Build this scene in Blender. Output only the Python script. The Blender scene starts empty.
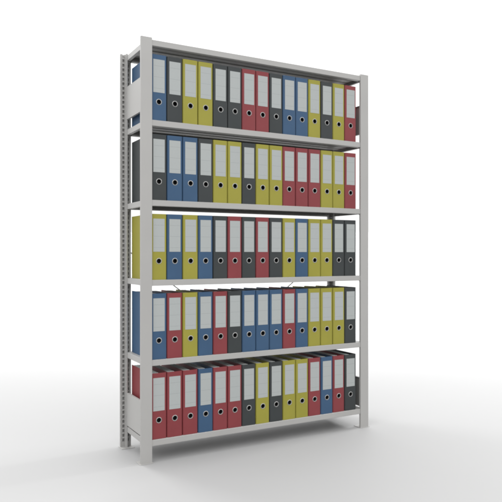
import bpy, bmesh, math, random
from mathutils import Vector, Matrix
random.seed(4)
scene = bpy.context.scene
COL = scene.collection
MM = 0.001

# ------------------------------------------------------------------ sizes (millimetres)
W, D, P = 1434.0, 343.0, 58.8          # outer width, outer depth, upright width
BASE, PITCH, TOP = 113.3, 400.0, 2122.7
SHELF_Z = [BASE + PITCH * (5 - k) for k in range(6)]   # top shelf first
SHEET = 29.5                           # height of a shelf's folded edge

# ------------------------------------------------------------------ materials
def new_mat(name):
    m = bpy.data.materials.new(name)
    m.use_nodes = True
    nt = m.node_tree
    return m, nt, nt.nodes['Principled BSDF']

def surface(name, rgb, rough=0.5, spec=0.4, vary=0.05, scale=6.0, bump=0.0, bump_scale=400.0, metallic=0.0, stretch=None):
    """Principled paint / cloth / paper with a faint mottling of the colour, the gloss and the surface."""
    m, nt, b = new_mat(name)
    N, L = nt.nodes, nt.links
    tc = N.new('ShaderNodeTexCoord')
    info = N.new('ShaderNodeObjectInfo')
    add = N.new('ShaderNodeVectorMath'); add.operation = 'ADD'
    L.new(tc.outputs['Object'], add.inputs[0]); L.new(info.outputs['Random'], add.inputs[1])
    vec = add.outputs[0]
    n1 = N.new('ShaderNodeTexNoise'); n1.inputs['Scale'].default_value = scale; n1.inputs['Detail'].default_value = 6
    L.new(vec, n1.inputs['Vector'])
    ramp = N.new('ShaderNodeMapRange')
    ramp.inputs['From Min'].default_value = 0.3; ramp.inputs['From Max'].default_value = 0.7
    ramp.inputs['To Min'].default_value = 1 - vary; ramp.inputs['To Max'].default_value = 1 + vary
    L.new(n1.outputs['Fac'], ramp.inputs['Value'])
    mul = N.new('ShaderNodeVectorMath'); mul.operation = 'SCALE'
    mul.inputs[0].default_value = rgb
    L.new(ramp.outputs['Result'], mul.inputs['Scale'])
    L.new(mul.outputs['Vector'], b.inputs['Base Color'])
    r2 = N.new('ShaderNodeMapRange')
    r2.inputs['To Min'].default_value = rough - 0.06; r2.inputs['To Max'].default_value = rough + 0.06
    L.new(n1.outputs['Fac'], r2.inputs['Value']); L.new(r2.outputs['Result'], b.inputs['Roughness'])
    b.inputs['Specular IOR Level'].default_value = spec
    b.inputs['Metallic'].default_value = metallic
    if bump:
        n2 = N.new('ShaderNodeTexNoise'); n2.inputs['Scale'].default_value = bump_scale; n2.inputs['Detail'].default_value = 3
        src = vec
        if stretch:
            mp = N.new('ShaderNodeMapping'); mp.inputs['Scale'].default_value = stretch
            L.new(vec, mp.inputs['Vector']); src = mp.outputs['Vector']
        L.new(src, n2.inputs['Vector'])
        bp = N.new('ShaderNodeBump'); bp.inputs['Strength'].default_value = bump; bp.inputs['Distance'].default_value = 0.0006
        L.new(n2.outputs['Fac'], bp.inputs['Height']); L.new(bp.outputs['Normal'], b.inputs['Normal'])
    return m

STEEL = surface('grey_powder_coat', (0.290, 0.286, 0.278), 0.48, 0.35, 0.025, 5, 0.08, 900)
ROD = surface('zinc_rod', (0.42, 0.42, 0.41), 0.4, 0.5, 0.05, 20, metallic=0.3)
COVERS = {
    'yellow': surface('yellow_cover', (0.222, 0.206, 0.034), 0.5, 0.2, 0.035, 9, 0.12, 700),
    'blue': surface('blue_cover', (0.032, 0.068, 0.126), 0.5, 0.2, 0.05, 9, 0.12, 700),
    'red': surface('red_cover', (0.163, 0.033, 0.037), 0.5, 0.2, 0.05, 9, 0.12, 700),
    'black': surface('black_cover', (0.031, 0.035, 0.036), 0.5, 0.2, 0.06, 9, 0.12, 700),
}
NICKEL = surface('nickel_ring', (0.27, 0.27, 0.265), 0.38, 0.5, 0.04, 60, metallic=0.35)
HOLE_SHADE = surface('hole_shade', (0.012, 0.012, 0.013), 0.7, 0.2, 0.05, 60)  # near black painted in for the shade inside the finger hole
PAPER = surface('paper_edges', (0.50, 0.52, 0.515), 0.8, 0.15, 0.05, 30, 0.6, 120, stretch=(14, 0.4, 0.4))

def label_material():
    m, nt, b = new_mat('label_card')
    N, L = nt.nodes, nt.links
    tc = N.new('ShaderNodeTexCoord'); sep = N.new('ShaderNodeSeparateXYZ')
    L.new(tc.outputs['Generated'], sep.inputs[0])
    def near(sock, c, half):
        c1 = N.new('ShaderNodeMath'); c1.operation = 'COMPARE'
        c1.inputs[1].default_value = c; c1.inputs[2].default_value = half
        L.new(sock, c1.inputs[0]); return c1.outputs[0]
    def op(kind, a, c):
        n = N.new('ShaderNodeMath'); n.operation = kind; n.use_clamp = True
        for i, s in enumerate((a, c)):
            if isinstance(s, float): n.inputs[i].default_value = s
            else: L.new(s, n.inputs[i])
        return n.outputs[0]
    lines = op('ADD', op('ADD', near(sep.outputs[2], 0.805, 0.0042), near(sep.outputs[2], 0.468, 0.0042)), near(sep.outputs[2], 0.125, 0.0042))
    lines = op('MULTIPLY', lines, near(sep.outputs[0], 0.5, 0.46))
    noise = N.new('ShaderNodeTexNoise'); noise.inputs['Scale'].default_value = 90; noise.inputs['Detail'].default_value = 5
    L.new(tc.outputs['Object'], noise.inputs['Vector'])
    mr = N.new('ShaderNodeMapRange'); mr.inputs['To Min'].default_value = 0.97; mr.inputs['To Max'].default_value = 1.03
    L.new(noise.outputs['Fac'], mr.inputs['Value'])
    mix = N.new('ShaderNodeMix'); mix.data_type = 'RGBA'
    mix.inputs['A'].default_value = (0.285, 0.301, 0.298, 1); mix.inputs['B'].default_value = (0.215, 0.23, 0.23, 1)
    L.new(lines, mix.inputs['Factor'])
    sc = N.new('ShaderNodeVectorMath'); sc.operation = 'SCALE'
    L.new(mix.outputs['Result'], sc.inputs[0]); L.new(mr.outputs['Result'], sc.inputs['Scale'])
    L.new(sc.outputs['Vector'], b.inputs['Base Color'])
    b.inputs['Roughness'].default_value = 0.6; b.inputs['Specular IOR Level'].default_value = 0.25
    return m
LABEL = label_material()
BACKDROP = surface('white_studio_floor', (0.266, 0.266, 0.266), 0.6, 0.2, 0.006, 1.2, 0.05, 300)

# ------------------------------------------------------------------ mesh helpers
def box(bm, x0, x1, y0, y1, z0, z1, bevel=0.0):
    vs = [bm.verts.new(Vector((x, y, z)) * MM) for z in (z0, z1) for y in (y0, y1) for x in (x0, x1)]
    fs = [bm.faces.new([vs[i] for i in q]) for q in ((0, 2, 3, 1), (4, 5, 7, 6), (0, 1, 5, 4), (2, 6, 7, 3), (0, 4, 6, 2), (1, 3, 7, 5))]
    if bevel:
        es = list({e for f in fs for e in f.edges})
        bmesh.ops.bevel(bm, geom=es, offset=bevel * MM, segments=2, profile=0.6, affect='EDGES')

def tube(bm, a, b, r, n=10):
    a, b = Vector(a) * MM, Vector(b) * MM
    d = (b - a).normalized()
    u = d.orthogonal().normalized(); w = d.cross(u)
    rings = [[bm.verts.new(p + (u * math.cos(t) + w * math.sin(t)) * r * MM) for t in [2 * math.pi * i / n for i in range(n)]] for p in (a, b)]
    for i in range(n):
        bm.faces.new((rings[0][i], rings[0][(i + 1) % n], rings[1][(i + 1) % n], rings[1][i]))
    bm.faces.new(rings[0][::-1]); bm.faces.new(rings[1])

def lathe_y(bm, cx, cz, prof, n=28):
    """prof: (radius, y) pairs turned about the y direction through (cx, cz)."""
    rings = []
    for r, y in prof:
        rings.append([bm.verts.new(Vector((cx + r * math.cos(2 * math.pi * i / n), y, cz + r * math.sin(2 * math.pi * i / n))) * MM) for i in range(n)])
    for a, b in zip(rings, rings[1:]):
        for i in range(n):
            bm.faces.new((a[i], a[(i + 1) % n], b[(i + 1) % n], b[i]))
    return rings

def sheet(bm, pts, x0, x1, t=1.4):
    """a folded sheet: (y, z) polyline of the outer face swept along x and given a thickness"""
    b2 = bmesh.new()
    A = [b2.verts.new(Vector((x0, y, z)) * MM) for y, z in pts]
    B = [b2.verts.new(Vector((x1, y, z)) * MM) for y, z in pts]
    for i in range(len(pts) - 1):
        b2.faces.new((A[i], A[i + 1], B[i + 1], B[i]))
    bmesh.ops.recalc_face_normals(b2, faces=b2.faces)
    bmesh.ops.solidify(b2, geom=list(b2.faces), thickness=t * MM)
    merge(bm, b2)

def merge(bm, other):
    me = bpy.data.meshes.new('tmp'); other.to_mesh(me); other.free()
    bm.from_mesh(me); bpy.data.meshes.remove(me)

def build(name, bm, mat, parent=None, smooth=False, loc=(0, 0, 0)):
    bmesh.ops.recalc_face_normals(bm, faces=bm.faces)
    me = bpy.data.meshes.new(name); bm.to_mesh(me); bm.free()
    me.materials.append(mat)
    if smooth:
        for p in me.polygons: p.use_smooth = True
        me.set_sharp_from_angle(angle=math.radians(35))
    o = bpy.data.objects.new(name, me); COL.objects.link(o)
    o.parent = parent; o.location = Vector(loc) * MM
    return o

def empty(name, loc, label, cat, group=None):
    o = bpy.data.objects.new(name, None); COL.objects.link(o)
    o.empty_display_size = 0.05
    o.location = Vector(loc) * MM
    o['label'] = label; o['category'] = cat
    if group: o['group'] = group
    return o

# ------------------------------------------------------------------ the shelving unit
unit = empty('shelving_unit', (0, 0, 0), 'tall light grey steel shelving unit with six shelves of coloured binders', 'shelving unit')

def make_upright():
    """T-shaped post; plain flange face towards -y, slotted inner face and web towards +y."""
    bm = bmesh.new()
    fd = 13.0
    box(bm, 0, P, 0, 2.2, 0, TOP, 0.9)                       # outer face of the flange
    box(bm, 0.1, 1.7, 2.2, fd - 1.3, 0, TOP - 0.5)           # folded flange edges
    box(bm, P - 1.7, P - 0.1, 2.2, fd - 1.3, 0, TOP - 0.5)
    # slotted inner sheet, a half on each side of the web, the slots are real openings
    sh, pitch, z_first = 16.0, 25.0, 38.0
    zs = []
    z = z_first
    while z + sh / 2 < TOP - 1: zs.append(z); z += pitch
    b2 = bmesh.new()
    for xs in ((0, 11.0, 22.0, 25.5), (P - 25.5, P - 22.0, P - 11.0, P)):
        lev = [0.0]
        for z in zs: lev += [z - sh / 2, z + sh / 2]
        lev.append(TOP)
        g = [[b2.verts.new(Vector((x, fd, z)) * MM) for x in xs] for z in lev]
        for i in range(len(lev) - 1):
            for j in range(3):
                if j == 1 and i % 2 == 1: continue
                b2.faces.new((g[i][j], g[i][j + 1], g[i + 1][j + 1], g[i + 1][j]))
    bmesh.ops.recalc_face_normals(b2, faces=b2.faces)
    bmesh.ops.solidify(b2, geom=list(b2.faces), thickness=1.3 * MM)
    merge(bm, b2)
    box(bm, 25.2, P - 25.2, fd - 1.5, 38, 0, TOP - 1.0, 1.2)   # web
    return bm

def foot_bm():
    bm = bmesh.new()
    box(bm, -6, P + 6, -5, 58, 0.3, 2.4, 0.5)
    return bm

first = None
for x, y, flip in ((0, 0, 0), (W - P, 0, 0), (P, D, 1), (W, D, 1)):
    if first is None:
        u = first = build('upright', make_upright(), STEEL, unit)
        ft = first_foot = build('foot_plate', foot_bm(), STEEL, u)
    else:
        u = first.copy(); COL.objects.link(u); u.parent = unit
        ft = first_foot.copy(); COL.objects.link(ft); ft.parent = u
    u.location = Vector((x, y, 0.0)) * MM
    u.rotation_euler = (0, 0, math.pi if flip else 0)

def shelf_bm():
    bm = bmesh.new()
    x0, x1 = P + 0.6, W - P - 0.6
    f, r = 3.0, D - 3.0
    sheet(bm, [(f + 25, -SHEET + 9), (f + 25, -SHEET), (f + 1.2, -SHEET), (f, -SHEET + 1.2), (f, -1.2), (f + 1.2, 0),
               (r - 1.2, 0), (r, -1.2), (r, -SHEET + 1.2), (r - 1.2, -SHEET), (r - 25, -SHEET), (r - 25, -SHEET + 9)], x0, x1)
    for yc in (112, 172, 232):                                        # stiffening channels under the board
        sheet(bm, [(yc - 26, -1.6), (yc - 19, -11), (yc + 19, -11), (yc + 26, -1.6)], 50, W - 50, 1.1)
    for s in (0, 1):                                             # tabs between the webs, with their folded ends
        def X(v): return v if not s else W - v
        b2 = bmesh.new()
        pts = [(X(46), -SHEET), (X(31.2), -SHEET), (X(30), -SHEET + 1.2), (X(30), -1.2), (X(31.2), 0), (X(P + 0.6), 0)]
        A = [b2.verts.new(Vector((x, 39.5, z)) * MM) for x, z in pts]
        B = [b2.verts.new(Vector((x, D - 39.5, z)) * MM) for x, z in pts]
        for i in range(len(pts) - 1): b2.faces.new((A[i], A[i + 1], B[i + 1], B[i]))
        bmesh.ops.recalc_face_normals(b2, faces=b2.faces)
        bmesh.ops.solidify(b2, geom=list(b2.faces), thickness=1.3 * MM)
        merge(bm, b2)
        a, b = sorted((X(36.5), X(P + 0.4)))
        box(bm, a, b, 11.0, 39.3, -1.3, -0.1)
        box(bm, a, b, D - 39.3, D - 11.0, -1.3, -0.1)
    return bm

def clip_bm(sx, sy):
    """a hooked support clip on a web, under the corner of the shelf"""
    bm = bmesh.new()
    xc = 36 if sx < 0 else W - 36
    yc = 22 if sy < 0 else D - 22
    box(bm, xc - 1.8, xc + 1.8, yc - 9, yc + 9, -40, -4, 0.6)
    box(bm, xc - 1.8 if sx < 0 else xc - 12, xc + 12 if sx < 0 else xc + 1.8, yc - 8.5, yc + 8.5, -34, -31.4, 0.5)
    return bm

proto = None
for z in SHELF_Z:
    if proto is None:
        s = proto = build('shelf', shelf_bm(), STEEL, unit)
        clips = [build('clip', clip_bm(sx, sy), STEEL, s) for sx in (-1, 1) for sy in (-1, 1)]
    else:
        s = proto.copy(); COL.objects.link(s); s.parent = unit
        for c in clips:
            k = c.copy(); COL.objects.link(k); k.parent = s
    s.location = (0, 0, z * MM)

def panel_bm(h):
    bm = bmesh.new()
    y0, y1 = 39, D - 39
    box(bm, 0, 1.3, y0, y1, 0, h, 0.3)
    box(bm, 1.35, 12, y0 + 1, y1 - 1, 0.3, 1.6)
    box(bm, 1.35, 12, y0 + 1, y1 - 1, h - 1.6, h - 0.3)
    return bm
pp = build('end_panel', panel_bm(175), STEEL, unit, loc=(27.5, 0, 1767))
for x, z, rot in ((27.5, 121.5, 0), (W - 27.5, 1767, 1), (W - 27.5, 121.5, 1)):
    q = pp.copy(); COL.objects.link(q); q.parent = unit
    q.location = Vector((x, D if rot else 0, z)) * MM
    q.rotation_euler = (0, 0, math.pi if rot else 0)

for s in (0, 1):                                                 # crossed tie rods behind the lower half
    def X(v): return v if not s else W - v
    y = D + (5.5 if s else 12.5)
    bm = bmesh.new()
    a, b = Vector((X(24), y, 1082)), Vector((X(W - 24), y, 60))
    d = (b - a).normalized()
    tube(bm, a + d * 20, b - d * 20, 3.6, 12)
    for e, sg in ((a, 1), (b, -1)):
        tube(bm, e - Vector((0, y - D - 0.3, 0)), e + Vector((0, 6, 0)), 8, 6)
        tube(bm, e + d * sg * 6, e + d * sg * 30, 5.2, 8)
    build('cross_brace', bm, ROD, unit, smooth=True)

# ------------------------------------------------------------------ the binders
BW, BH, BY0, BY1, BP = 84.4, 331.0, 0.0, 296.0, 86.4   # thickness, height, front, rear, spacing
HZ = 94.0                                              # height of the finger hole

def cover_bm():
    bm = bmesh.new()
    t = 2.6
    w = BW / 2
    # spine: a board with a round opening, joined ring by ring to its outline
    n = 32
    R = 15.2
    for y, flip in ((0.0, 0), (t, 1)):
        ring = [bm.verts.new(Vector((R * math.cos(2 * math.pi * i / n), y, HZ + R * math.sin(2 * math.pi * i / n))) * MM) for i in range(n)]
        sq = []
        for i in range(n):
            a = 2 * math.pi * i / n
            c, s = math.cos(a), math.sin(a)
            k = 26.0 / max(abs(c), abs(s))
            sq.append(bm.verts.new(Vector((k * c, y, HZ + k * s)) * MM))
        for i in range(n):
            bm.faces.new((ring[i], ring[(i + 1) % n], sq[(i + 1) % n], sq[i]))
        if y == 0.0: r0 = ring
        else: r1 = ring
    for i in range(n):
        bm.faces.new((r0[i], r0[(i + 1) % n], r1[(i + 1) % n], r1[i]))
    rc = 9.5                                             # rounded edges between spine and covers
    e = w - rc
    for x0, x1, z0, z1 in ((-e, -26, 0, BH), (26, e, 0, BH), (-26, 26, 0, HZ - 26), (-26, 26, HZ + 26, BH)):
        box(bm, x0, x1, 0.0, t, z0, z1)
    for sx in (-1, 1):
        pts = [(sx * (e + rc * math.sin(a)), rc - rc * math.cos(a)) for a in [math.pi / 2 * i / 8 for i in range(9)]]
        inner = [(sx * (e + (rc - t) * math.sin(a)), rc - (rc - t) * math.cos(a)) for a in [math.pi / 2 * i / 8 for i in range(9)]]
        pts.append((sx * w, BY1)); inner.append((sx * (w - t), BY1))
        loop = pts + inner[::-1]
        m = len(loop)
        lo = [bm.verts.new(Vector((x, y, 0)) * MM) for x, y in loop]
        hi = [bm.verts.new(Vector((x, y, BH)) * MM) for x, y in loop]
        k = len(pts)
        for i in range(m):
            bm.faces.new((lo[i], lo[(i + 1) % m], hi[(i + 1) % m], hi[i]))
        for i in range(k - 1):
            bm.faces.new((lo[i], lo[i + 1], lo[m - 2 - i], lo[m - 1 - i]))
            bm.faces.new((hi[i], hi[i + 1], hi[m - 2 - i], hi[m - 1 - i]))
    return bm

def ring_bm():
    bm = bmesh.new()
    lathe_y(bm, 0, HZ, [(11.9, 3.2), (11.7, -0.3), (12.0, -1.0), (12.8, -1.5), (13.7, -1.3), (14.7, -0.8), (15.4, -0.1), (15.0, 0.2), (14.9, 2.8)])
    return bm

def hole_bm():  # closed cup behind the ring, carries the painted shade of the hole
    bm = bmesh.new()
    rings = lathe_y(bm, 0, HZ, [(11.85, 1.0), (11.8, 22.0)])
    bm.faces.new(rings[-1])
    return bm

def label_bm():
    bm = bmesh.new()
    box(bm, -30.5, 30.5, -0.55, -0.05, 141, 307, 0.2)
    return bm

def paper_bm():
    """filed sheets: a block whose top edge rolls a little from sheet group to sheet group"""
    bm = bmesh.new()
    rnd = random.Random(11)
    x = -BW / 2 + 3.4
    end = BW * 0.04 + 3
    while x < end - 0.5:
        tw = min(rnd.uniform(1.4, 5.0), end - x)
        h = BH - 3.4 + rnd.uniform(-1.2, 0.8)
        y1 = BY1 - 3 + rnd.uniform(-1.0, 1.0)
        box(bm, x, x + tw - 0.12, 26 + rnd.uniform(-1, 1), y1, 6, h)
        x += tw
    return bm

ROWS = [
    ('top', 'B K Y Y K K R R K B B Y K Y R'),
    ('second', 'K B B K Y Y K Y Y R R R Y Y R'),
    ('middle', 'Y B Y B K R K R K Y B Y Y K K'),
    ('fourth', 'B R Y B R K B B B R B Y Y Y K'),
    ('bottom', 'R R R B R R K Y K Y Y R B R K'),
]
NAMES = {'B': 'blue', 'K': 'black', 'Y': 'yellow', 'R': 'red'}
SHELF_WORDS = {'top': 'highest row', 'second': 'second row down', 'middle': 'middle row', 'fourth': 'fourth row down', 'bottom': 'bottom row'}
ORD = ['first', 'second', 'third', 'fourth', 'fifth', 'sixth', 'seventh']

def binder_labels(row, word):
    n = len(row)
    where = SHELF_WORDS[word]
    out = []
    trip = [(row[i - 1] if i else None, row[i], row[i + 1] if i < n - 1 else None) for i in range(n)]
    for i, c in enumerate(row):
        nm = NAMES[c]
        if i == 0: t = f'{nm} binder against the left end upright in the {where}'
        elif i == n - 1: t = f'{nm} binder closing the right end of the {where}'
        elif trip.count(trip[i]) == 1:
            l, r = NAMES[trip[i][0]], NAMES[trip[i][2]]
            if l == r == nm: t = f'{nm} binder with another {nm} one on either side in the {where}'
            elif l == r: t = f'{nm} binder standing between two {l} ones in the {where}'
            else: t = f'{nm} binder with {l} on its left and {r} on its right, {where}'
        else:
            k = row[:i].count(c)
            t = f'{ORD[k]} {nm} binder counted from the left along the {where}'
        out.append(t)
    assert len(set(out)) == n
    return out

protos = {}
def place_binder(colour, loc, label):
    group = 'lever arch binders on the shelves'
    if colour not in protos:
        r = empty('binder', loc, label, 'binder', group)
        if protos:
            src = next(iter(protos.values()))[1]
            kids = [o.copy() for o in src]
            kids[0].data = kids[0].data.copy(); kids[0].data.materials[0] = COVERS[colour]
            for o in kids: COL.objects.link(o); o.parent = r
        else:
            kids = [build('cover', cover_bm(), COVERS[colour], r, True),
                    build('spine_label', label_bm(), LABEL, r),
                    build('finger_ring', ring_bm(), NICKEL, r, True),
                    build('paper_block', paper_bm(), PAPER, r)]
            kids.append(build('finger_hole', hole_bm(), HOLE_SHADE, r, True))
        protos[colour] = (r, kids)
        return r
    r0, kids = protos[colour]
    r = r0.copy(); COL.objects.link(r)
    r.location = Vector(loc) * MM
    r['label'] = label
    for o in kids:
        k = o.copy(); COL.objects.link(k); k.parent = r
    return r

for (word, txt), z in zip(ROWS, SHELF_Z[1:]):
    row = txt.split()
    for i, (c, lab) in enumerate(zip(row, binder_labels(row, word))):
        x = 140.9 + BP * i - BW / 2
        place_binder(NAMES[c], (x + random.uniform(-0.5, 0.5), 10 + random.uniform(0, 1.6), z + 0.3), lab)

# ------------------------------------------------------------------ seamless white studio sweep
CAM = Vector((-1.0444, -2.9913, 1.0424)); YAW = 0.50836
fwd = Vector((math.sin(YAW), math.cos(YAW), 0)); rgt = Vector((math.cos(YAW), -math.sin(YAW), 0))
def backdrop():
    bm = bmesh.new()
    prof = [(-7, 0), (0, 0), (2, 0), (5, 0), (8.0, 0)]
    R, d0 = 2.4, 10.8
    prof.append((d0, 0))
    for i in range(1, 25):
        a = math.radians(68) * i / 24
        prof.append((d0 + R * math.sin(a), R - R * math.cos(a)))
    xs = [-16, -8, 0, 8, 16]
    g = [[bm.verts.new(Vector((CAM.x, CAM.y, 0)) + fwd * d + rgt * x + Vector((0, 0, z))) for x in xs] for d, z in prof]
    for i in range(len(prof) - 1):
        for j in range(len(xs) - 1):
            bm.faces.new((g[i][j], g[i][j + 1], g[i + 1][j + 1], g[i + 1][j]))
    o = build('floor', bm, BACKDROP, None, True)
    o['kind'] = 'structure'
    return o
backdrop()

# ------------------------------------------------------------------ light
w = bpy.data.worlds.new('World'); scene.world = w; w.use_nodes = True
bg = w.node_tree.nodes['Background']
# an even white studio dome, brighter overhead than at the horizon
wn, wl = w.node_tree.nodes, w.node_tree.links
wt = wn.new('ShaderNodeTexCoord'); ws = wn.new('ShaderNodeSeparateXYZ'); wm = wn.new('ShaderNodeMapRange')
wl.new(wt.outputs['Generated'], ws.inputs[0]); wl.new(ws.outputs[2], wm.inputs['Value'])
wm.inputs['To Min'].default_value = 0.0; wm.inputs['To Max'].default_value = 1.0
wr = wn.new('ShaderNodeFloatCurve')
cv = wr.mapping.curves[0]
DOME = [(0.0, 1.05), (0.18, 1.10), (0.5, 2.6), (0.8, 2.6), (1.0, 1.9)]
cv.points[0].location = (0.0, DOME[0][1] / 4); cv.points[1].location = (1.0, DOME[-1][1] / 4)
for zz, st in DOME[1:-1]: cv.points.new(zz, st / 4)
for pt in cv.points: pt.handle_type = 'VECTOR'
wr.mapping.update()
wx = wn.new('ShaderNodeMath'); wx.operation = 'MULTIPLY'; wx.inputs[1].default_value = 4.0
wl.new(wm.outputs['Result'], wr.inputs['Value']); wl.new(wr.outputs['Value'], wx.inputs[0])
bg.inputs['Color'].default_value = (1, 1, 1, 1)
wl.new(wx.outputs[0], bg.inputs['Strength'])

def area_light(name, loc, target, sx, sy, power, col=(1, 1, 1)):
    l = bpy.data.lights.new(name, 'AREA'); l.shape = 'RECTANGLE'; l.size = sx; l.size_y = sy; l.energy = power; l.color = col
    o = bpy.data.objects.new(name, l); COL.objects.link(o)
    o.location = loc
    o.rotation_euler = (Vector(target) - Vector(loc)).to_track_quat('-Z', 'Y').to_euler()
    return o
p = Vector((CAM.x, CAM.y, 0)) + fwd * 9.2
q = p + fwd * 2.8
sweep_fill = area_light('area_light', (p.x, p.y, 6.2), (q.x, q.y, 0), 16, 3, 1250)  # added light without a known source, whitens the far floor and sweep
sweep_fill.data.spread = math.radians(123)
area_light('side_softbox', (8.5, 0.3, 6.2), (0.6, 0.1, 0.4), 1.8, 1.8, 620)
k = Vector((CAM.x, CAM.y, 0)) + fwd * 6.6 - rgt * 3.9
area_light('back_softbox', (k.x, k.y, 5.4), (0.4, -0.8, 0.0), 1.8, 1.8, 210)
f = Vector((CAM.x, CAM.y, 0)) - fwd * 0.6 - rgt * 1.2
area_light('front_softbox', (f.x, f.y, 3.6), (0.2, -0.6, 0.6), 2.4, 2.4, 45)

# ------------------------------------------------------------------ camera
cd = bpy.data.cameras.new('camera'); cam = bpy.data.objects.new('camera', cd); COL.objects.link(cam)
cam.location = CAM; cam.rotation_euler = (math.pi / 2, 0, -YAW)
cd.sensor_width = 36; cd.lens = 632.13 / 502 * 36
cd.shift_y = (254.15 - 251) / 502
cd.clip_end = 200
scene.camera = cam

scene.view_settings.view_transform = 'Standard'
scene.view_settings.look = 'None'
scene.view_settings.exposure = 0
scene.view_settings.gamma = 1
scene.cycles.pixel_filter_type = 'BLACKMAN_HARRIS'
scene.cycles.filter_width = 2.1
scene.cycles.max_bounces = 10
scene.cycles.diffuse_bounces = 6
